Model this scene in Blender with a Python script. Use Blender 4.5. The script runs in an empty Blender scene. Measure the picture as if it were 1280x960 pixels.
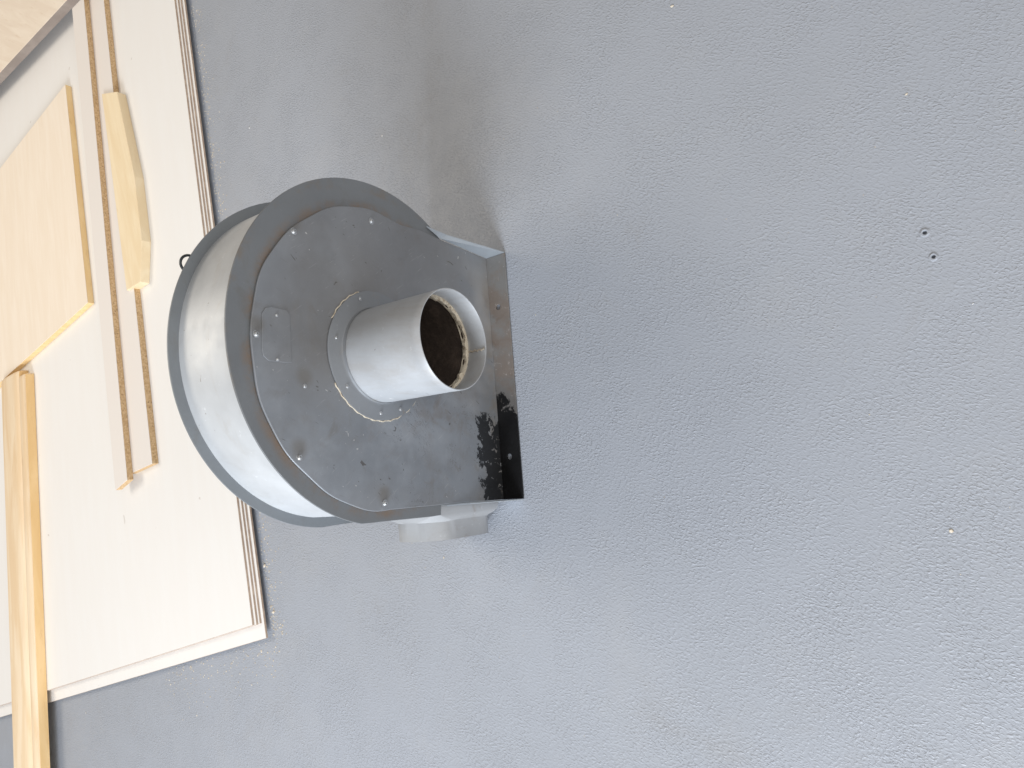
import bpy, bmesh, math, random
from mathutils import Vector, Matrix, noise
random.seed(7)
sc = bpy.context.scene
R = math.radians
# ------------------------------------------------------------------ camera
cam = bpy.data.cameras.new('camera'); co = bpy.data.objects.new('camera', cam)
sc.collection.objects.link(co); sc.camera = co
rt = Vector((0.99487452, 0.08215746, 0.0589477)); up = Vector((-0.10111716, 0.80833329, 0.57997639)); fw = Vector((0, 0.58296436, -0.81249772))
M = Matrix((( -up.x, rt.x, -fw.x, 0), (-up.y, rt.y, -fw.y, 0), (-up.z, rt.z, -fw.z, 1.0), (0, 0, 0, 1)))
co.matrix_world = M
cam.sensor_width = 36; cam.lens = 36 * 910.0 / 1280; cam.clip_start = .02; cam.clip_end = 100
# ------------------------------------------------------------------ light
w = bpy.data.worlds.new('World'); sc.world = w; w.use_nodes = True
bg = w.node_tree.nodes['Background']; bg.inputs[0].default_value = (1.0, .93, .85, 1); bg.inputs[1].default_value = .36
def area(name, loc, target, sx, sy, power, col):
    l = bpy.data.lights.new(name, 'AREA'); l.shape = 'RECTANGLE'; l.size = sx; l.size_y = sy; l.energy = power; l.color = col
    o = bpy.data.objects.new(name, l); sc.collection.objects.link(o); o.location = loc
    o.rotation_euler = (Vector(target) - Vector(loc)).to_track_quat('-Z', 'Y').to_euler(); return o
area('doorway_light', (-3.4, -.45, 1.9), (0, .7, .1), 1.7, 1.6, 190, (.87, .93, 1.0))
area('warm_overhead_fill', (.3, 3.3, 2.7), (.3, 1.9, 0), 1.6, 1.2, 34, (1.0, .90, .76))  # added warm fill from above, for the glow on the far boards
area('front_fill', (1.2, -3.6, 2.3), (.1, 1.0, .1), 2.6, 1.8, 62, (1.0, .97, .93))  # added soft fill behind the camera, brightens faces turned toward it
sc.view_settings.view_transform = 'Standard'; sc.view_settings.look = 'None'
sc.view_settings.exposure = .16; sc.view_settings.gamma = 1
sc.render.engine = 'CYCLES'

# ------------------------------------------------------------------ helpers
def link(name, bm, mat, parent=None, smooth=False):
    bmesh.ops.recalc_face_normals(bm, faces=bm.faces[:])
    me = bpy.data.meshes.new(name); bm.to_mesh(me); bm.free()
    if mat: me.materials.append(getattr(mat, 'm', mat))
    if smooth:
        for p in me.polygons: p.use_smooth = True
        me.set_sharp_from_angle(angle=R(35))
    o = bpy.data.objects.new(name, me); sc.collection.objects.link(o); o.parent = parent
    return o
def tag(o, label, cat, group=None):
    o['label'] = label; o['category'] = cat
    if group: o['group'] = group
    return o
def circle(cx, cy, r, n=32, a0=0): return [(cx + r*math.cos(a0 + 2*math.pi*i/n), cy + r*math.sin(a0 + 2*math.pi*i/n)) for i in range(n)]
def slab(outer, holes, t0, t1, axis='y', bevel=0.0):
    """flat sheet with real holes; outline in (a,b), thickness t0..t1 along the given axis"""
    bm = bmesh.new(); ed = []
    P = (lambda a, b, t: (a, t, b)) if axis == 'y' else (lambda a, b, t: (a, b, t))
    for lp in [outer] + holes:
        vs = [bm.verts.new(P(a, b, t0)) for a, b in lp]
        ed += [bm.edges.new((vs[i], vs[(i+1) % len(vs)])) for i in range(len(vs))]
    bmesh.ops.triangle_fill(bm, use_beauty=True, edges=ed)
    fs = bm.faces[:]
    r = bmesh.ops.extrude_face_region(bm, geom=fs)
    for v in [g for g in r['geom'] if isinstance(g, bmesh.types.BMVert)]:
        if axis == 'y': v.co.y = t1
        else: v.co.z = t1
    return bm
def lathe(prof, cx, cz, n=64, wob=None):
    """profile (radius, y) turned about the y axis through (cx, cz)"""
    bm = bmesh.new(); rings = []
    for k, (r, y) in enumerate(prof):
        ring = []
        for i in range(n):
            t = 2*math.pi*i/n; rr = r + (wob(k, t) if wob else 0)
            ring.append(bm.verts.new((cx + rr*math.cos(t), y, cz + rr*math.sin(t))))
        rings.append(ring)
    for k in range(len(rings)-1):
        for i in range(n):
            j = (i+1) % n
            bm.faces.new((rings[k][i], rings[k][j], rings[k+1][j], rings[k+1][i]))
    return bm
def tube(pts, r, n=8, closed=False):
    bm = bmesh.new(); rings = []; N = len(pts); pts = [Vector(p) for p in pts]
    for k in range(N):
        a = pts[(k-1) % N] if (closed or k) else pts[0]; b = pts[(k+1) % N] if (closed or k < N-1) else pts[-1]
        t = (b-a).normalized(); s = t.cross(Vector((.13, .2, .97))).normalized(); q = t.cross(s)
        rings.append([bm.verts.new(pts[k] + r*(math.cos(2*math.pi*i/n)*s + math.sin(2*math.pi*i/n)*q)) for i in range(n)])
    for k in range(N if closed else N-1):
        A, B = rings[k], rings[(k+1) % N]
        for i in range(n): bm.faces.new((A[i], A[(i+1) % n], B[(i+1) % n], B[i]))
    if not closed: bm.faces.new(rings[0]); bm.faces.new(rings[-1])
    return bm
def prism(poly, z0, z1, bevel=0.0, poly_low=None):
    bm = bmesh.new(); n = len(poly); pl = poly_low or poly
    A = [bm.verts.new((x, y, z0)) for x, y in pl]; B = [bm.verts.new((x, y, z1)) for x, y in poly]
    bm.faces.new(A); bm.faces.new(B)
    for i in range(n): bm.faces.new((A[i], A[(i+1) % n], B[(i+1) % n], B[i]))
    if bevel: bmesh.ops.bevel(bm, geom=bm.edges[:], offset=bevel, segments=2, affect='EDGES', profile=.6)
    return bm

# ------------------------------------------------------------------ materials
class Mat:
    def __init__(s, name, rough=.5, metal=0, col=(.5, .5, .5)):
        s.m = bpy.data.materials.new(name); s.m.use_nodes = True; s.nt = s.m.node_tree; s.N = s.nt.nodes; s.b = s.N['Principled BSDF']
        s.b.inputs['Roughness'].default_value = rough; s.b.inputs['Metallic'].default_value = metal
        s.col = s.rgb(col); s.tc = s.N.new('ShaderNodeTexCoord').outputs['Object']; s.h = None
        s.nt.links.new(s.col, s.b.inputs['Base Color'])
    def L(s, a, b): s.nt.links.new(a, b)
    def rgb(s, c):
        n = s.N.new('ShaderNodeRGB'); n.outputs[0].default_value = (*c, 1); return n.outputs[0]
    def map(s, scale=(1, 1, 1), rot=(0, 0, 0), loc=(0, 0, 0)):
        n = s.N.new('ShaderNodeMapping'); s.L(s.tc, n.inputs[0]); n.vector_type = 'TEXTURE'; n.inputs['Scale'].default_value = tuple(1/k for k in scale); n.inputs['Rotation'].default_value = rot; n.inputs['Location'].default_value = loc
        return n.outputs[0]
    def noise(s, scale, detail=4, rough=.55, dist=0, vec=None):
        n = s.N.new('ShaderNodeTexNoise'); s.L(vec or s.tc, n.inputs['Vector']); n.inputs['Scale'].default_value = scale
        n.inputs['Detail'].default_value = detail; n.inputs['Roughness'].default_value = rough; n.inputs['Distortion'].default_value = dist
        return n.outputs[0]
    def ramp(s, v, a, b, lo=0., hi=1.):
        n = s.N.new('ShaderNodeMapRange'); s.L(v, n.inputs[0]); n.inputs[1].default_value = a; n.inputs[2].default_value = b
        n.inputs[3].default_value = lo; n.inputs[4].default_value = hi; n.interpolation_type = 'SMOOTHSTEP'; return n.outputs[0]
    def math(s, op, a, b=None):
        n = s.N.new('ShaderNodeMath'); n.operation = op
        for i, v in enumerate((a, b)):
            if v is None: continue
            if isinstance(v, (int, float)): n.inputs[i].default_value = v
            else: s.L(v, n.inputs[i])
        return n.outputs[0]
    def sep(s):
        n = s.N.new('ShaderNodeSeparateXYZ'); s.L(s.tc, n.inputs[0]); return n.outputs
    def over(s, fac, c):
        n = s.N.new('ShaderNodeMix'); n.data_type = 'RGBA'; s.L(fac, n.inputs[0]); s.L(s.col, n.inputs[6])
        n.inputs[7].default_value = (*c, 1); s.col = n.outputs[2]; s.L(s.col, s.b.inputs['Base Color'])
    def bump(s, h, strength, dist):
        n = s.N.new('ShaderNodeBump'); n.inputs['Strength'].default_value = strength; n.inputs['Distance'].default_value = dist
        s.L(h, n.inputs['Height'])
        if s.h: s.L(s.h, n.inputs['Normal'])
        s.h = n.outputs[0]; s.L(s.h, s.b.inputs['Normal'])
    def rough(s, v): s.L(v, s.b.inputs['Roughness'])
    def blob(s, c, r, soft=.5):
        """soft round mask about a point of the object, edge broken by noise"""
        n = s.N.new('ShaderNodeVectorMath'); n.operation = 'DISTANCE'; s.L(s.tc, n.inputs[0]); n.inputs[1].default_value = c
        return s.ramp(n.outputs['Value'], r*(1-soft), r*(1+soft), 1, 0)

def metal(name, col, met=.55, rough=.42, dirt=.5, dirtcol=(.20, .165, .13), bumps=.25):
    m = Mat(name, rough, met, col)
    m.over(m.ramp(m.noise(7, 5, .6), .35, .75, 0, .45), tuple(c*.72 for c in col))
    m.over(m.ramp(m.noise(26, 6, .65, .6), .55, .75, 0, dirt), dirtcol)
    m.over(m.ramp(m.noise(90, 3, .7), .66, .74, 0, .35), tuple(min(1, c*1.5) for c in col))
    m.rough(m.ramp(m.noise(18, 5, .6), .3, .7, rough-.08, rough+.14))
    m.bump(m.noise(11, 2, .5), bumps, .006); m.bump(m.noise(320, 3, .6), .12, .0006)
    return m
galv = metal('galvanised_metal', (.60, .62, .64), .22, .42, .18, (.36, .33, .29), .12)
galv.over(galv.ramp(galv.noise(70, 3, .6, .5, galv.map((1, 1, 1), (0, 0, 0), (2, 5, 1))), .72, .75, 0, .7), (.22, .18, .15))
galv.over(galv.ramp(galv.noise(9, 6, .7, 1, galv.map((1, 2.5, 1))), .52, .70, 0, .35), (.50, .48, .45))
ringm = metal('dark_grey_rim_metal', (.228, .240, .252), .35, .45, .3, (.16, .14, .11))
for m_, cx_, cz_ in ((ringm, .0108, .268),):
    n_ = m_.N.new('ShaderNodeVectorMath'); n_.operation = 'DISTANCE'; X_, Y_, Z_ = m_.sep(); cb = m_.N.new('ShaderNodeCombineXYZ'); m_.L(X_, cb.inputs[0]); m_.L(Z_, cb.inputs[2])
    m_.L(cb.outputs[0], n_.inputs[0]); n_.inputs[1].default_value = (cx_, 0, cz_)
    m_.over(m_.math('MULTIPLY', m_.ramp(n_.outputs['Value'], .232, .217), m_.ramp(m_.noise(14, 5, .7), .40, .62, 0, .8)), (.27, .19, .13))
    m_.over(m_.math('MULTIPLY', m_.ramp(n_.outputs['Value'], .238, .247), m_.ramp(m_.noise(11, 5, .7), .50, .68, 0, .6)), (.25, .19, .13))
backm = metal('grey_back_metal', (.26, .28, .30), .35, .5, .2)
ducty = metal('dull_grey_duct_metal', (.39, .40, .415), .2, .55, .6, (.27, .235, .21), .2)

cov = metal('worn_grey_cover_metal', (.27, .29, .318), .35, .47, .4, (.18, .15, .12), .45)
X, Y, Z = cov.sep()
# smudged brown dust round the inlet collar and toward the foot
n1 = cov.noise(22, 6, .7, .5)
d = cov.math('MULTIPLY', cov.blob((.0, 0, .20), .13, .6), cov.ramp(n1, .48, .62)); cov.over(cov.math('MULTIPLY', d, .5), (.20, .16, .125))
d = cov.math('MULTIPLY', cov.ramp(Z, .05, .005), cov.ramp(n1, .40, .56)); cov.over(cov.math('MULTIPLY', d, .55), (.30, .25, .20))
pale = cov.math('MULTIPLY', cov.ramp(Z, .12, .02), cov.ramp(cov.noise(9, 5, .6), .42, .6)); cov.over(cov.math('MULTIPLY', pale, .6), (.42, .41, .40))
cov.over(cov.ramp(cov.noise(4, 5, .65), .42, .62, 0, .7), (.375, .40, .435))
cov.over(cov.ramp(cov.noise(3.2, 4, .6, 0, cov.map((1, 1, 1), (0, 0, 0), (2, 2, 2))), .46, .62, 0, .65), (.225, .225, .23))
cov.over(cov.math('MULTIPLY', cov.blob((.06, 0, .36), .10, .8), .45), (.215, .20, .185))
cov.over(cov.ramp(cov.noise(30, 4, .6, .2, cov.map((1, 1, 14), (0, R(55), 0))), .62, .72, 0, .35), (.45, .46, .47))
cov.over(cov.ramp(cov.noise(26, 4, .6, .3, cov.map((12, 1, 1), (0, R(20), 0), (3, 3, 1))), .64, .74, 0, .35), (.17, .16, .15))
cov.bump(cov.noise(5, 1, .4), .5, .010)
cov.over(cov.ramp(cov.noise(8, 6, .7, 1.2, cov.map((1, 1, .6), (0, R(20), 0))), .52, .74, 0, .5), (.23, .215, .20))
wv_ = cov.noise(13, 5, .75, 1.8); line = cov.ramp(cov.math('ABSOLUTE', cov.math('SUBTRACT', wv_, .5)), .0, .006, 1, 0)
zone = cov.math('MULTIPLY', cov.blob((-.10, 0, .15), .13, .7), cov.ramp(cov.noise(17, 3, .6, 0, cov.map((1, 1, 1), (0, 0, 0), (4, 0, 9))), .50, .60))
cov.over(cov.math('MULTIPLY', line, cov.math('MULTIPLY', zone, .9)), (.10, .085, .07))
for sx, sz in ((.161, .415), (.0196, .4758), (-.1284, .4199), (-.1943, .2793), (-.0392, .4071)):
    cov.over(cov.math('MULTIPLY', cov.blob((sx + .012, -.0033, sz), .011, .7), .6), (.20, .185, .165))
# little dark and light scuffs
cov.over(cov.ramp(cov.noise(60, 2, .5, 2.5, cov.map((1, 1, .5), (0, R(35), 0))), .72, .75, 0, .7), (.09, .08, .07))
cov.over(cov.ramp(cov.noise(48, 3, .5, 3.0, cov.map((1, 1, 1), (0, 0, 0), (3, 1, 2))), .735, .76, 0, .9), (.6, .6, .6))
# flaking black paint low at the left
ragged = cov.math('ADD', cov.math('MULTIPLY', cov.math('SUBTRACT', cov.noise(34, 6, .75, .4), .5), .11), cov.math('MULTIPLY', cov.math('SUBTRACT', cov.noise(9, 2), .5), .07))
h = cov.math('ADD', Z, ragged)
mz = cov.ramp(h, .053, .056, 1, 0); mx = cov.ramp(cov.math('ADD', X, ragged), -.078, -.074, 1, 0)
hole = cov.ramp(cov.noise(60, 4, .7, 1), .60, .62, 1, .0)
mk = cov.math('MULTIPLY', cov.math('MULTIPLY', mz, mx), hole)
cov.over(mk, (.030, .032, .036))

flg = metal('worn_foot_flange_metal', (.265, .26, .255), .35, .5, .9, (.16, .115, .09), .4)
X, Y, Z = flg.sep()
flg.over(flg.ramp(flg.noise(12, 5, .7), .45, .62, 0, .75), (.24, .195, .165))
flg.over(flg.ramp(flg.noise(70, 5, .75, .5), .60, .68, 0, .75), (.46, .42, .39))
flg.over(flg.ramp(flg.math('ADD', X, flg.math('MULTIPLY', flg.noise(20, 4, .7), .08)), .07, -.03, 0, .6), (.075, .065, .06))
rg = flg.math('MULTIPLY', flg.math('SUBTRACT', flg.noise(38, 6, .75, .5), .5), .13)
mk = flg.ramp(flg.math('ADD', flg.math('ADD', X, rg), flg.math('MULTIPLY', Y, -1.0)), -.030, -.026, 1, 0)
flg.over(mk, (.006, .006, .007)); 
fleck = flg.math('MULTIPLY', flg.ramp(flg.noise(120, 3, .6), .70, .73), flg.ramp(X, -.11, -.06)); flg.over(fleck, (.6, .58, .55))

pipe = metal('pipe_galvanised_metal', (.50, .52, .545), .18, .46, .5, (.36, .32, .28), .2)
pipe.over(pipe.ramp(pipe.noise(10, 6, .75, .8, pipe.map((1, .35, 1))), .46, .68, 0, .5), (.40, .38, .36))
pipe.over(pipe.ramp(pipe.noise(75, 3, .6, .8), .70, .73, 0, .7), (.18, .16, .15))
pipe.over(pipe.ramp(pipe.noise(55, 3, .6, 2.5, pipe.map((1, 1, 1), (0, 0, 0), (6, 1, 1))), .71, .73, 0, .8), (.74, .74, .74))
collar = metal('dusty_collar_metal', (.265, .28, .30), .3, .52, .8, (.27, .235, .20))
gus = metal('lit_gusset_metal', (.50, .55, .60), .5, .42, .15)  # light on the folded corner is put into this brighter, bluer tone
seal = Mat('old_sealant', .8, 0, (.70, .63, .51)); seal.over(seal.ramp(seal.noise(160, 4, .7), .52, .66), (.42, .34, .25)); seal.bump(seal.noise(150, 4), .8, .002)
seamline = Mat('dried_sealant_line', .75, 0, (.50, .44, .36)); seamline.over(seamline.ramp(seamline.noise(90, 4, .7), .58, .68), (.32, .26, .2))
dark = Mat('brown_interior_shade', .8, 0, (.055, .040, .032)); dark.over(dark.ramp(dark.noise(40, 5, .7), .45, .7), (.095, .070, .055)); dark.bump(dark.noise(120, 4), .5, .002)  # dark brown carries the shade deep inside the inlet
zinc = Mat('zinc_screw', .42, .8, (.52, .53, .54)); zinc.bump(zinc.noise(500, 2), .2, .0004)
blackiron = Mat('black_wire', .4, .6, (.05, .055, .06))

floorm = Mat('grey_floor_paint', .5, 0, (.356, .382, .432))
floorm.over(floorm.ramp(floorm.noise(1.3, 4, .6), .35, .7, 0, .45), (.305, .325, .360))
floorm.over(floorm.ramp(floorm.noise(14, 6, .7), .5, .72, 0, .3), (.375, .395, .430))
floorm.over(floorm.ramp(floorm.noise(160, 3, .7), .78, .80, 0, .8), (.62, .58, .50))
floorm.over(floorm.ramp(floorm.noise(130, 2, .7, 0, floorm.map((1, 1, 1), (0, 0, 0), (5, 2, 0))), .79, .81, 0, .8), (.12, .11, .10))
floorm.over(floorm.ramp(floorm.noise(2.6, 6, .7, .5, floorm.map((1, 1, 1), (0, 0, 0), (7, 3, 0))), .5, .7, 0, .35), (.385, .40, .43))
floorm.over(floorm.ramp(floorm.noise(3.6, 6, .75, .8, floorm.map((1, 1, 1), (0, 0, 0), (1, 9, 0))), .56, .72, 0, .35), (.315, .32, .335))
floorm.over(floorm.ramp(floorm.noise(40, 5, .8, .6), .66, .76, 0, .4), (.29, .30, .31))
patch = floorm.ramp(floorm.noise(9, 3, .6), .3, .75, .35, 1.0)
v = floorm.map((1.0, .6, 1), (0, 0, R(-14)))
fine = floorm.noise(350, 2.2, .55, .5, v)
hh = floorm.math('MULTIPLY', floorm.ramp(fine, .42, .78), patch)
floorm.bump(floorm.noise(3.0, 2, .5), .10, .01)
floorm.bump(hh, .58, .0019)
floorm.bump(floorm.noise(560, 2, .5), .15, .0006)
floorm.rough(floorm.ramp(floorm.noise(30, 4), .3, .7, .42, .58))

lam = Mat('white_laminate', .45, 0, (.82, .80, .775))
lam.over(lam.ramp(lam.noise(5, 4, .6, 0, lam.map((1, 6, 1), (0, 0, R(22)))), .35, .7, 0, .5), (.835, .825, .81))
lam.over(lam.ramp(lam.noise(28, 2, .5, .6), .75, .77, 0, .6), (.55, .50, .46))
lam.over(lam.ramp(lam.noise(60, 3, .6, 0, lam.map((1, 12, 1), (0, 0, R(22)))), .6, .8, 0, .25), (.72, .68, .64))
ply = Mat('brown_sheet_edge', .8, 0, (.44, .33, .25)); ply.over(ply.ramp(ply.noise(60, 4, .6), .4, .7), (.56, .44, .34))
plyd = Mat('brown_sheet_joint', .8, 0, (.30, .20, .13)); plyd.over(plyd.ramp(plyd.noise(90, 4), .4, .7), (.38, .28, .20))
stripface = Mat('beige_melamine', .5, 0, (.77, .72, .675)); stripface.over(stripface.ramp(stripface.noise(12, 4), .4, .7, 0, .4), (.78, .72, .67))
chip = Mat('chipboard_core', .85, 0, (.52, .34, .17))
vo = chip.N.new('ShaderNodeTexVoronoi'); vo.inputs['Scale'].default_value = 330; chip.L(chip.tc, vo.inputs['Vector'])
chip.over(chip.ramp(vo.outputs['Color'], .2, .75), (.66, .47, .27)); chip.over(chip.ramp(chip.noise(260, 3, .7), .58, .66), (.25, .15, .08)); chip.bump(chip.noise(300, 3), .7, .0015)
def wood(name, c1, c2, c3, ang, sc_=1.0, knots=True):
    m = Mat(name, .55, 0, c1)
    wv = m.map((3*sc_, 26*sc_, 14), (0, 0, R(ang)))
    m.over(m.ramp(m.noise(1.3, 4, .55, .8, wv), .36, .70), c2)
    m.over(m.ramp(m.noise(5.5, 5, .65, .6, wv), .56, .74, 0, .45), c3)
    if knots:
        k = m.N.new('ShaderNodeTexVoronoi'); k.inputs['Scale'].default_value = 4.2; m.L(m.map((1, 2.2, 1), (0, 0, R(ang))), k.inputs['Vector'])
        m.over(m.ramp(k.outputs['Distance'], .03, .085, .75, 0), (.30, .17, .09))
    m.bump(m.noise(5, 4, .6, 0, m.map((4, 60, 30), (0, 0, R(ang)))), .25, .001)
    return m
woodB = wood('cream_board_face', (.84, .73, .60), (.87, .77, .65), (.79, .67, .52), 22, 1, False)
woodBe = wood('yellow_board_edge', (.80, .56, .27), (.86, .64, .34), (.62, .40, .18), 22, 2, False)  # yellower than the face: warm light on the edge put into its colour
pine = wood('pine_offcut_face', (.80, .64, .41), (.85, .71, .49), (.68, .50, .28), 30)
batt = wood('batten_pine', (.76, .57, .36), (.84, .69, .50), (.66, .44, .22), 18, .8, False)
battd = wood('batten_pine_amber', (.74, .49, .22), (.82, .58, .30), (.58, .34, .14), 18, .8, False)
dface = wood('pale_board_face', (.78, .67, .55), (.84, .74, .62), (.62, .45, .30), 70)
dedge = Mat('shaded_board_edge', .6, 0, (.27, .225, .20)); dedge.over(dedge.ramp(dedge.noise(14, 4), .4, .7), (.33, .28, .25))  # grey-brown paints the board's side as lying in shade

# ------------------------------------------------------------------ floor with the two drilled holes
holes = [(.2338, .1255, .0024), (.2042, .1135, .0022)]
bm = bmesh.new(); ed = []
for lp in [[(-9, -5), (9, -5), (9, 12), (-9, 12)]] + [[(x + r_*(1+.18*random.uniform(-1, 1))*math.cos(t), y + r_*(1+.18*random.uniform(-1, 1))*math.sin(t)) for t in [2*math.pi*i/16 for i in range(16)]] for x, y, r_ in holes]:
    vs = [bm.verts.new((a, b, 0)) for a, b in lp]; ed += [bm.edges.new((vs[i], vs[(i+1) % len(vs)])) for i in range(len(vs))]
bmesh.ops.triangle_fill(bm, use_beauty=True, edges=ed)
bm.faces.ensure_lookup_table(); bm.normal_update()
if bm.faces[0].normal.z < 0: bmesh.ops.reverse_faces(bm, faces=bm.faces[:])
floor = link('floor', bm, floorm); floor['kind'] = 'structure'
for x, y, r_ in holes:
    bm = bmesh.new(); N = 16; prof = [(2.6, .0002), (1.7, .0014), (1.1, .0010), (.95, -.0008), (.75, -.0036), (.05, -.0040)]
    rings = [[bm.verts.new((x + r_*k*(1+.1*random.uniform(-1, 1))*math.cos(2*math.pi*i/N), y + r_*k*(1+.1*random.uniform(-1, 1))*math.sin(2*math.pi*i/N), z + (.0003*random.random() if z > .0005 else 0))) for i in range(N)] for k, z in prof]
    for a, b in zip(rings, rings[1:]):
        for i in range(N): bm.faces.new((a[i], a[(i+1) % N], b[(i+1) % N], b[i]))
    bm.faces.new(rings[-1])
    link('drill_hole', bm, floorm, floor, True)

# ------------------------------------------------------------------ pile of white sheets
e1 = Vector((.929, .370)); e2 = Vector((-.436, .900)); C0 = Vector((-.5895, 1.2780))
T = .0048; ZB = .010; NI = Vector((-.370, .929))
def sheet(i, off1, off2, label):
    c = C0 + e1*off1 + e2*off2 + NI*(i*.0066)
    def quad(ins): 
        a = c + e1*ins + e2*ins
        return [tuple(a), tuple(a + e1*(2.7-2*ins)), tuple(a + e1*(2.7-2*ins) + e2*(2.5-2*ins)), tuple(a + e2*(2.5-2*ins))]
    z = ZB + i*T + .0005
    top = link('laminate_sheet', prism(quad(0), z + .0002, z + T - .0002, .0004), ply, None)
    f = link('white_face', prism([tuple(Vector(q)) for q in quad(.0006)], z + T - .0001, z + T + .0001), lam, top)
    link('white_backing', prism(quad(.0012), z - .0004, z + .0001), lam, top)
    tag(top, label, 'sheet', 'white sheets stacked flat on the floor')
sheet(0, 0, 0, 'bottom white sheet of the flat pile, its corner poking out furthest at the left')
sheet(1, .0325, .002, 'second white sheet from the floor in the flat pile')
sheet(2, .031, .0005, 'third white sheet from the floor, just under the top one of the pile')
sheet(3, .032, .001, 'topmost white sheet of the flat pile, with wood offcuts lying on it')
ZT = ZB + 4*T + .0008; ZL = ZT - .0336
low = [o for o in sc.objects if o.get('label', '').startswith('bottom white sheet')][0]
for k in (.22, 1.1, 2.0):
    q0 = C0 + e2*k + e1*.03; link('added_bearer', prism([tuple(q0), tuple(q0 + e1*2.5), tuple(q0 + e1*2.5 + e2*.06), tuple(q0 + e2*.06)], .0003, ZB - .0001), ply, low)  # unseen bearers, added to lift the pile for a dark gap at its foot
# ------------------------------------------------------------------ the strips, boards and battens on the pile
def faced(name, poly, z0, z1, core, face, label, cat, group=None, corename='core', facename='face', ft=.0012):
    o = bpy.data.objects.new(name, None); sc.collection.objects.link(o)
    poly = lift(poly); z0 = max(z0 + (ZL if z0 != ZT else 0), ZT); z1 += ZL
    cx = sum(p[0] for p in poly)/len(poly); cy = sum(p[1] for p in poly)/len(poly); o.location = (cx, cy, z0)
    q = [(x-cx, y-cy) for x, y in poly]
    link(corename, prism(q, 0, z1-z0-ft, .0006), core, o); link(facename, prism(q, z1-z0-ft+.0001, z1-z0, .0004), face, o)
    tag(o, label, cat, group); return o
def lift(pts): return [(x, y) for x, y in pts]
def ext(a, b, t): return (a[0] + (b[0]-a[0])*t, a[1] + (b[1]-a[1])*t)
# lower strip
s2a, s2b = (-.2845, 1.7440), (.1400, 1.9165)
d2 = (Vector(s2b)-Vector(s2a)).normalized(); n2 = Vector((-d2.y, d2.x))
p = Vector(s2a); faced('chipboard_strip', [tuple(p), tuple(p + d2*1.75), tuple(p + d2*1.75 + n2*.11), tuple(p + n2*.11)], ZT, .0505, chip, stripface,
    'lower of two beige faced chipboard strips lying on the white sheets', 'strip', 'chipboard strips on the white sheets', 'chipboard_core', 'beige_face')
p = Vector((-.3366, 1.8228)); d1 = (Vector((.9881, 2.344))-p).normalized(); n1_ = Vector((-d1.y, d1.x))
faced('chipboard_strip', [tuple(p), tuple(p + d1*2.1), tuple(p + d1*2.1 + n1_*.075), tuple(p + n1_*.062 + d1*-.013)], .0508, .067, chip, stripface,
    'upper chipboard strip with rough brown edge, stacked on the lower strip', 'strip', 'chipboard strips on the white sheets', 'chipboard_core', 'beige_face')
# cream board
a = Vector((.1065, 2.1645)); b = Vector((.7652, 2.4517)); c = Vector((-.1081, 2.602)); dd = (b-a)
faced('cream_board', [tuple(a), tuple(b), tuple(b + (c-a).normalized()*.75), tuple(a + (c-a).normalized()*.75)], ZT, .0515, woodBe, woodB,
    'broad cream board with a yellow edge lying behind the chipboard strips', 'board', None, 'yellow_edge', 'cream_face')
# chamfered pine offcut
polyC = [(.6944, 2.1916), (.6876, 2.1033), (.4421, 1.9589), (.2711, 1.8881), (.1639, 1.8749), (.141, 1.9400)]
o = bpy.data.objects.new('pine_offcut', None); sc.collection.objects.link(o); o.location = (.4, 2.0, ZT)
q = [(x-.4, y-2.0) for x, y in polyC]
link('pine_body', prism(q, 0, .0245, .0012), pine, o)
tag(o, 'short pine offcut with slanted end in front of the chipboard strips', 'offcut')
# board leaning in at the far corner
a = Vector((.8522, 2.8467)); b = Vector((.9878, 2.3925)); dd = (b-a).normalized(); nn = Vector((dd.y, -dd.x))*-1
if nn.dot(Vector((0, 1))) < 0: nn = -nn
nn = Vector((-dd.y, dd.x)); nn = nn if nn.x > 0 else -nn
p0 = a - dd*.9; p1 = b + dd*.5
faced('knotty_board', [tuple(p0), tuple(p1), tuple(p1 + nn*.5), tuple(p0 + nn*.5)], .0675, .093, dedge, dface,
    'pale knotty board with shaded edge crossing the far corner of the pile', 'board', None, 'shaded_edge', 'pale_face')
# two battens side by side, reaching out over the floor
a = Vector((-.113, 2.500)); b = Vector((-1.1973, 2.136)); dd = (b-a).normalized(); nn = Vector((dd.y, -dd.x))
if nn.y < 0: nn = -nn
def batten(off, wd, length, z0, z1, mat, side, label, start=0.):
    o = bpy.data.objects.new('pine_batten', None); sc.collection.objects.link(o); p = a + nn*off + dd*start; o.location = (p.x, p.y, z0)
    h = z1-z0; bm = bmesh.new(); prof = [(0, 0), (0, h*.80), (wd*.05, h*.93), (wd*.22, h), (wd*.82, h), (wd*.97, h*.93), (wd, h*.80), (wd, 0)]
    rings = []
    for s, k in ((0, .55), (.004, .9), (.014, 1), (length-.003, 1), (length, .95)):
        rings.append([bm.verts.new((dd*s + nn*u).to_3d() + Vector((0, 0, v*(k if v > 0 else 1)))) for u, v in prof])
    for A, B in zip(rings, rings[1:]):
        for i in range(len(prof)): bm.faces.new((A[i], A[(i+1) % len(prof)], B[(i+1) % len(prof)], B[i]))
    bm.faces.new(rings[0]); bm.faces.new(rings[-1])
    link('wood_body', bm, mat, o, True)
    # the planed face toward the viewer has a deeper amber colour
    link('amber_face', prism([tuple(dd*.004 - nn*.0016), tuple(dd*(length-.002) - nn*.0016), tuple(dd*(length-.002) - nn*.0001), tuple(dd*.004 - nn*.0001)], .001, h*.80), side, o)
    tag(o, label, 'batten', 'pine battens at the left of the pile')
batten(.010, .038, 1.55, ZT, .064 + ZL, batt, battd, 'narrow front batten with amber side, running off the pile over the floor')
batten(.0505, .125, 1.60, ZT, .066 + ZL, batt, battd, 'wide pale batten lying right behind the narrow amber one', -.02)

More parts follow.
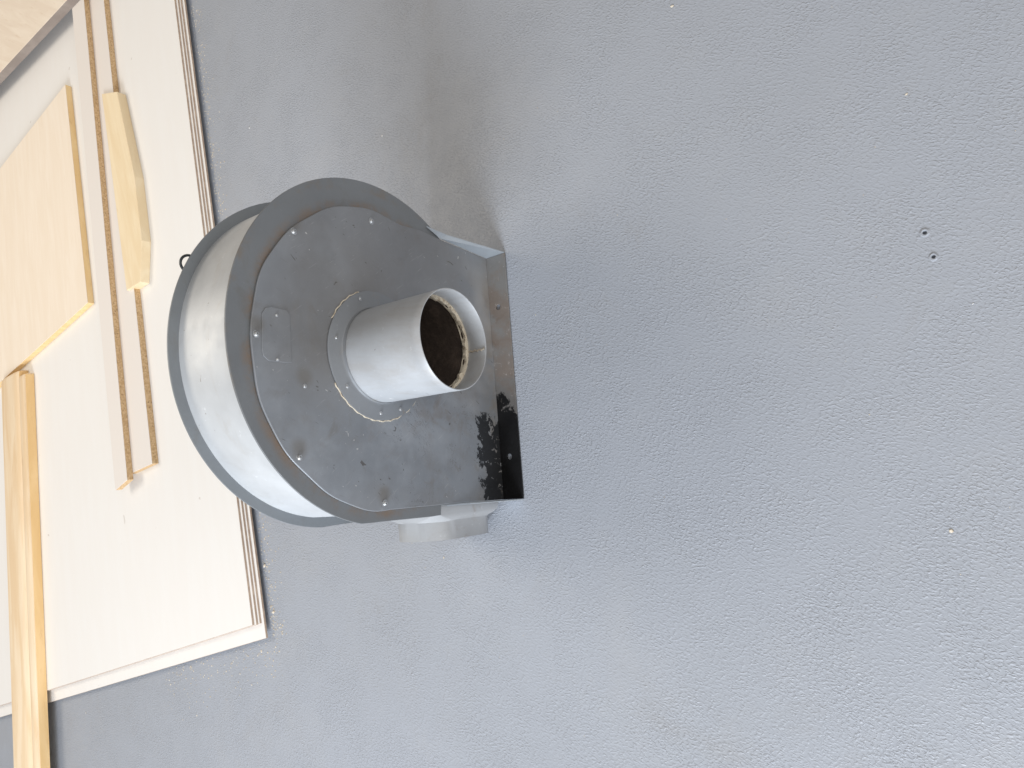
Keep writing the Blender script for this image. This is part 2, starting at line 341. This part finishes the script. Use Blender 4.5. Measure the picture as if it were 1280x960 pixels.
# ------------------------------------------------------------------ the fan housing
fan = bpy.data.objects.new('fan_housing', None); sc.collection.objects.link(fan)
fan.location = (.0086, .7557, 0); fan.rotation_euler = (0, 0, R(12.4854))
tag(fan, 'grey sheet metal centrifugal fan housing with round inlet pipe standing on the floor', 'fan housing')
D = .1218; CX, CZ = .0222, .2679; IX, IZ = .0114, .2764
def arc(cx, cz, r, a0, a1, n): return [(cx + r*math.cos(R(a0 + (a1-a0)*i/n)), cz + r*math.sin(R(a0 + (a1-a0)*i/n))) for i in range(n+1)]
# rim plate (front): big disc running down into the duct front
rim = arc(CX, CZ, .2462, -31.5, 168, 96) + [(-.2190, .300), (-.2195, .262), (-.2212, .1815), (-.2207, .1604), (-.2068, .1590), (-.2085, .0015), (.2080, .0015), (.2180, .120)]
hole = circle(IX, IZ, .0655, 48)
rimo = link('rim_flange', slab(rim, [hole], .0005, .0030), ringm, fan)
md = rimo.modifiers.new('soft edge', 'BEVEL'); md.width = .0006; md.segments = 2; md.limit_method = 'ANGLE'
# cover plate with a slightly wavy cut edge
inner = [(.2092, .0012), (.2160, .120), (.2210, .173)] + [(.0108 + (.2155 + .0010*math.sin(7*t) + .0007*math.sin(17*t+1))*math.cos(t), .268 + (.2155 + .0010*math.sin(7*t) + .0007*math.sin(17*t+1))*math.sin(t)) for t in [R(-14 + i*(186+8)/90) for i in range(91)]] + [(-.2046, .225), (-.2053, .18), (-.2050, .12), (-.2055, .079), (-.2085, .0012)]
bm = slab(inner, [hole], -.0032, -.0002)
cover = link('cover_plate', bm, cov, fan)
md = cover.modifiers.new('soft edge', 'BEVEL'); md.width = .0009; md.segments = 2; md.limit_method = 'ANGLE'
# back plate
back = arc(CX, CZ, .2465, -31.5, 176, 96) + [(-.2230, .262), (-.2215, .16), (-.2090, .0015), (.2080, .0015), (.2180, .12)]
link('back_plate', slab(back, [], D, D + .0025), backm, fan)
# scroll wall between the plates
wl = [(.206, .0015), (.212, .10)] + arc(CX, CZ, .2325, -28, 172, 90) + [(-.2090, .262), (-.2075, .16), (-.2070, .0015)]
bm = bmesh.new(); rows = []
for k, (a_, b_) in enumerate(wl):
    pa = wl[max(0, k-1)]; pb = wl[min(len(wl)-1, k+1)]; tx, tz = pb[0]-pa[0], pb[1]-pa[1]; l_ = math.hypot(tx, tz); nx, nz = tz/l_, -tx/l_
    rows.append([bm.verts.new((a_, .0031, b_)), bm.verts.new((a_, D-.0001, b_)), bm.verts.new((a_-nx*.0015, D-.0001, b_-nz*.0015)), bm.verts.new((a_-nx*.0015, .0031, b_-nz*.0015))])
for A, B in zip(rows, rows[1:]):
    for i in range(4): bm.faces.new((A[i], A[(i+1) % 4], B[(i+1) % 4], B[i]))
bm.faces.new(rows[0]); bm.faces.new(rows[-1])
link('scroll_wall', bm, galv, fan, True)
# foot flanges (front and back) with bolt holes
front_fl = link('foot_flange', slab([(-.2085, -.0032), (.2090, -.0032), (.2105, -.0432), (-.2090, -.0432)], [circle(.1190, -.0215, .0048, 20), circle(-.1380, -.0215, .0050, 20)], .0014, .0040, 'z'), flg, fan)
md = front_fl.modifiers.new('soft edge', 'BEVEL'); md.width = .0006; md.segments = 2; md.limit_method = 'ANGLE'
link('foot_flange', slab([(-.2085, D+.003), (.2080, D+.003), (.2080, D+.040), (-.2085, D+.040)], [circle(.1190, D+.022, .0048, 20), circle(-.1380, D+.022, .0050, 20)], .0002, .0026, 'z'), flg, fan)
# folded gussets at the two front corners
def gusset(pts, th, mat):
    bm = bmesh.new(); A = [bm.verts.new(p_) for p_ in pts]; B = [bm.verts.new((p_[0]+th, p_[1], p_[2])) for p_ in pts]
    bm.faces.new(A); bm.faces.new(B); n = len(pts)
    for i in range(n): bm.faces.new((A[i], A[(i+1) % n], B[(i+1) % n], B[i]))
    return link('gusset', bm, mat, fan)
gusset([(.2094, -.0034, .0028), (.2106, -.0428, .0028), (.2240, -.0095, .1150), (.2300, -.0034, .1560), (.2180, -.0034, .125)], .0013, gus)
gusset([(-.2090, -.0034, .0028), (-.2095, -.0428, .0028), (-.2080, -.0080, .1000), (-.2072, -.0034, .150)], -.0013, gus)
# inlet: collar, pipe, sealant, dark sleeve
col = link('inlet_collar', lathe([(.0675, -.0034), (.0910, -.0034), (.0922, -.0040), (.0920, -.0052), (.0905, -.0058), (.0720, -.0060), (.0690, -.0075), (.0678, -.011)], IX, IZ, 72, lambda k, t: .0006*math.sin(5*t+k*.3) if k in (1, 2, 3, 4) else 0), collar, fan, True)
def bead(t0, t1, rad, th, name, parent, y=-.0036):
    n = max(6, int((t1-t0)/3)); pts = [(IX + (rad + .0008*math.sin(k*1.9))*math.cos(R(t0+(t1-t0)*k/n)), y, IZ + (rad + .0008*math.sin(k*1.9))*math.sin(R(t0+(t1-t0)*k/n))) for k in range(n+1)]
    return link(name, tube(pts, th, 6), seal, parent, True)
for t0_, t1_, th_ in ((20, 62, .0009), (118, 205, .0010), (212, 262, .0012), (268, 300, .0014)): bead(t0_, t1_, .0926, th_, 'sealant_bead', col)
LP = .1439
tubeo = link('inlet_pipe', lathe([(.0662, .004), (.0672, -.004), (.0674, -.060), (.0673, -.116), (.0671, -.121), (.0673, -.127), (.0675, -.131), (.0676, -LP+.0006), (.0672, -LP), (.0662, -LP), (.0658, -LP+.0008), (.0658, -.118), (.0656, .004)], IX, IZ, 96), pipe, fan, True)
sw = lambda k, t: (.0016*math.sin(9*t) + .0012*math.sin(23*t+1) + .0016*noise.noise(Vector((math.cos(t)*6, math.sin(t)*6, k*.5))))*(1 if k in (1, 2, 3) else 0)
link('sealant_ring', lathe([(.0657, -.1135), (.0640, -.1138), (.0622, -.1120), (.0622, -.1080), (.0625, -.105), (.0657, -.104)], IX, IZ, 128, sw), seal, tubeo, True)
link('dark_sleeve', lathe([(.0648, -.1085), (.0632, -.1085), (.0630, -.06), (.0640, .0035), (.0648, .0035)], IX, IZ, 72), dark, tubeo, True)
link('shade_disc', slab(circle(IX, IZ, .15, 48), [], .085, .088), dark, fan)  # added dark disc standing in for the shade inside the housing
# dried sealant line along the pipe's inner seam
t0 = R(-95.5); bm = bmesh.new(); rr = []
for i in range(15):
    y_ = -.1425 + .030*i/14; tt = t0 + .012*math.sin(i*1.7); dw = .021 + .006*math.sin(i*2.3+1)
    rr.append([bm.verts.new((IX + ra_*math.cos(tt+s), y_, IZ + ra_*math.sin(tt+s))) for ra_, s in ((.0657, -dw), (.0644, -dw*.6), (.0644, dw*.6), (.0657, dw))])
for A, B in zip(rr, rr[1:]):
    for i in range(3): bm.faces.new((A[i], A[i+1], B[i+1], B[i]))
link('sealant_line', bm, seamline, tubeo, True)
# screws
def screw_mesh(r_, h_):
    bm = lathe([(r_*1.35, 0), (r_*1.35, -.0004), (r_, -.0005), (r_*.95, -h_*.6), (r_*.6, -h_), (r_*.28, -h_*1.02), (r_*.22, -h_*.55), (.00005, -h_*.5)], 0, 0, 14)
    bmesh.ops.recalc_face_normals(bm, faces=bm.faces[:]); me = bpy.data.meshes.new('screw'); bm.to_mesh(me); bm.free(); me.materials.append(zinc.m)
    for p_ in me.polygons: p_.use_smooth = True
    me.set_sharp_from_angle(angle=R(40)); return me
me1 = screw_mesh(.0037, .0030); me2 = screw_mesh(.0022, .0016)
def put(me, x, y, z, parent):
    o = bpy.data.objects.new('screw', me); sc.collection.objects.link(o); o.parent = parent; o.location = (x, y, z); o.rotation_euler = (random.uniform(-.1, .1), random.uniform(0, 3), random.uniform(-.1, .1)); return o
for x, z in [(.161, .415), (.0196, .4758), (-.1284, .4199), (-.1943, .2793), (.2095, .2762)]: put(me1, x, -.0032, z, cover)
put(me2, -.0392, -.0032, .4071, cover)
for x, z in [(.0885, .3085), (.0285, .3545), (-.0364, .3395), (-.0704, .2804), (-.0636, .2410), (-.030, .204), (.040, .198), (.085, .240)]: put(me2, x, -.0059, z, col)
# embossed name panel
pl = [(-.0105, .4262), (-.0118, .4320), (-.0115, .4600), (-.006, .4672), (.002, .4690), (.046, .4675), (.0535, .4620), (.0560, .4540), (.0550, .4310), (.0490, .4265)]
emb = link('name_panel', slab(pl, [], -.0043, -.0033), cov, cover)
md = emb.modifiers.new('soft edge', 'BEVEL'); md.width = .0008; md.segments = 2; md.limit_method = 'ANGLE'
rivet = lathe([(.0022, -.0044), (.0020, -.0054), (.0010, -.0060), (.00005, -.0062)], .0462, .4465, 12); link('rivet', rivet, zinc, emb, True)
rivet = lathe([(.0022, -.0044), (.0020, -.0054), (.0010, -.0060), (.00005, -.0062)], -.0090, .4475, 12); link('rivet', rivet, zinc, emb, True)
# rectangular branch duct on the left flank
def rrect(y0, y1, z0, z1, r_, n=8):
    o_ = []
    for cy, cz, s in ((y1-r_, z1-r_, 0), (y0+r_, z1-r_, 90), (y0+r_, z0+r_, 180), (y1-r_, z0+r_, 270)):
        for i in range(n+1): t = R(s + 90*i/n); o_.append((cy + r_*math.cos(t), cz + r_*math.sin(t)))
    return o_
secs = [(-.2080, .0032, .1186, .006, .168, .004), (-.2210, .0036, .1182, .006, .168, .012), (-.2265, .0050, .1170, .0070, .1655, .026), (-.2300, .0072, .1150, .0075, .1640, .040), (-.2320, .0078, .1142, .0078, .1630, .0445), (-.2600, .0078, .1142, .0078, .1630, .046), (-.2600, .0093, .1127, .0093, .1615, .0445), (-.2315, .0093, .1127, .0093, .1615, .043), (-.2080, .005, .117, .008, .166, .003)]
bm = bmesh.new(); rr = [[bm.verts.new((s[0], y_, z_)) for y_, z_ in rrect(*s[1:])] for s in secs]
for A, B in zip(rr, rr[1:]):
    for i in range(len(A)): bm.faces.new((A[i], A[(i+1) % len(A)], B[(i+1) % len(A)], B[i]))
link('side_duct', bm, ducty, fan, True)
# wire eye on the back plate's crown
pts = [(.1370 + .0105*math.cos(t), D + .006 + .004*math.sin(t*.5), .4800 + .0105*math.sin(t)) for t in [2*math.pi*i/24 for i in range(24)]]
link('lifting_eye', tube(pts, .0018, 8, True), blackiron, fan, True)

# ------------------------------------------------------------------ chips and sawdust
chipw = Mat('pale_wood_chip', .8, 0, (.72, .66, .56)); chipw.over(chipw.ramp(chipw.noise(200, 3), .4, .6), (.58, .49, .37))
grey = Mat('pale_paint_flake', .7, 0, (.72, .72, .72))
def flake(bm, x, y, s, z=0.0, flat=.4):
    a_ = random.uniform(0, 6.3); n = random.choice((4, 5, 6)); vs = []; z += .0002
    el = random.uniform(.35, .9)
    for lvl in (0, 1):
        ring = []
        for i in range(n):
            t = 2*math.pi*i/n; k = random.uniform(.7, 1.1)*(1 if lvl == 0 else .75); px, py = s*k*math.cos(t), s*k*math.sin(t)*el
            ring.append(bm.verts.new((x + px*math.cos(a_)-py*math.sin(a_), y + px*math.sin(a_)+py*math.cos(a_), z + lvl*s*.6*flat*random.uniform(.6, 1.3))))
        vs.append(ring)
    for i in range(n): bm.faces.new((vs[0][i], vs[0][(i+1) % n], vs[1][(i+1) % n], vs[1][i]))
    bm.faces.new(vs[0]); bm.faces.new(vs[1])
chips = [(-.4482, 1.3279, .0062, 'large ragged wood chip against the foot of the pile under the fan'),
    (-.5377, 1.2822, .0048, 'bright wood chip beside the pile near its left corner'),
    (-.3194, .8272, .0028, 'tan wood chip on bare floor just left of the side duct'),
    (.5919, .4926, .0034, 'tan wood chip alone near the right border of the floor'),
    (-.1194, .0670, .0030, 'yellowish crumb on the floor nearest the camera at the left'),
    (.4656, 1.0953, .0034, 'white flake on the floor to the right behind the fan rim'),
    (.5378, 1.55, .0036, 'white flake on the floor halfway between the fan and the pile edge'),
    (-1.0168, 2.0366, .0045, 'white crumb on the floor beneath the overhanging battens'),
    (-.6302, 1.3091, .0040, 'small chip touching the pointed corner of the bottom sheet'),
    (.4084, .1611, .0022, 'cream crumb on the near floor at the right, beyond the drilled holes'),
    (.1478, .0685, .0018, 'pale flake on the near floor just left of the drilled holes')]
for i, (x, y, s, lb) in enumerate(chips):
    bm = bmesh.new(); flake(bm, 0, 0, s, 0, .6); o = link('wood_chip', bm, grey if 'white' in lb or 'pale' in lb else chipw); o.location = (x, y, 0); tag(o, lb, 'chip', 'loose chips on the floor')
bm = bmesh.new()
for i in range(1100):   # along the foot of the pile
    t = random.random()**1.2*1.6; dist = abs(random.gauss(0, .022)) + .001
    p = C0 + e1*t - Vector((-e1.y, e1.x))*dist; flake(bm, p.x, p.y, random.uniform(.0006, .0026))
for i in range(240):
    t = random.uniform(-.02, .45); dist = abs(random.gauss(0, .05)); p = C0 + e2*t + Vector((-e2.y, e2.x))*dist + Vector((-.005, 0)); flake(bm, p.x, p.y, random.uniform(.0006, .0027))
for i in range(230): flake(bm, random.uniform(-.8, 1.2), random.uniform(-.05, 1.8), random.uniform(.0004, .0011))
o = link('sawdust', bm, chipw); o['kind'] = 'stuff'; o['label'] = 'fine sawdust crumbs scattered on the floor along the pile'
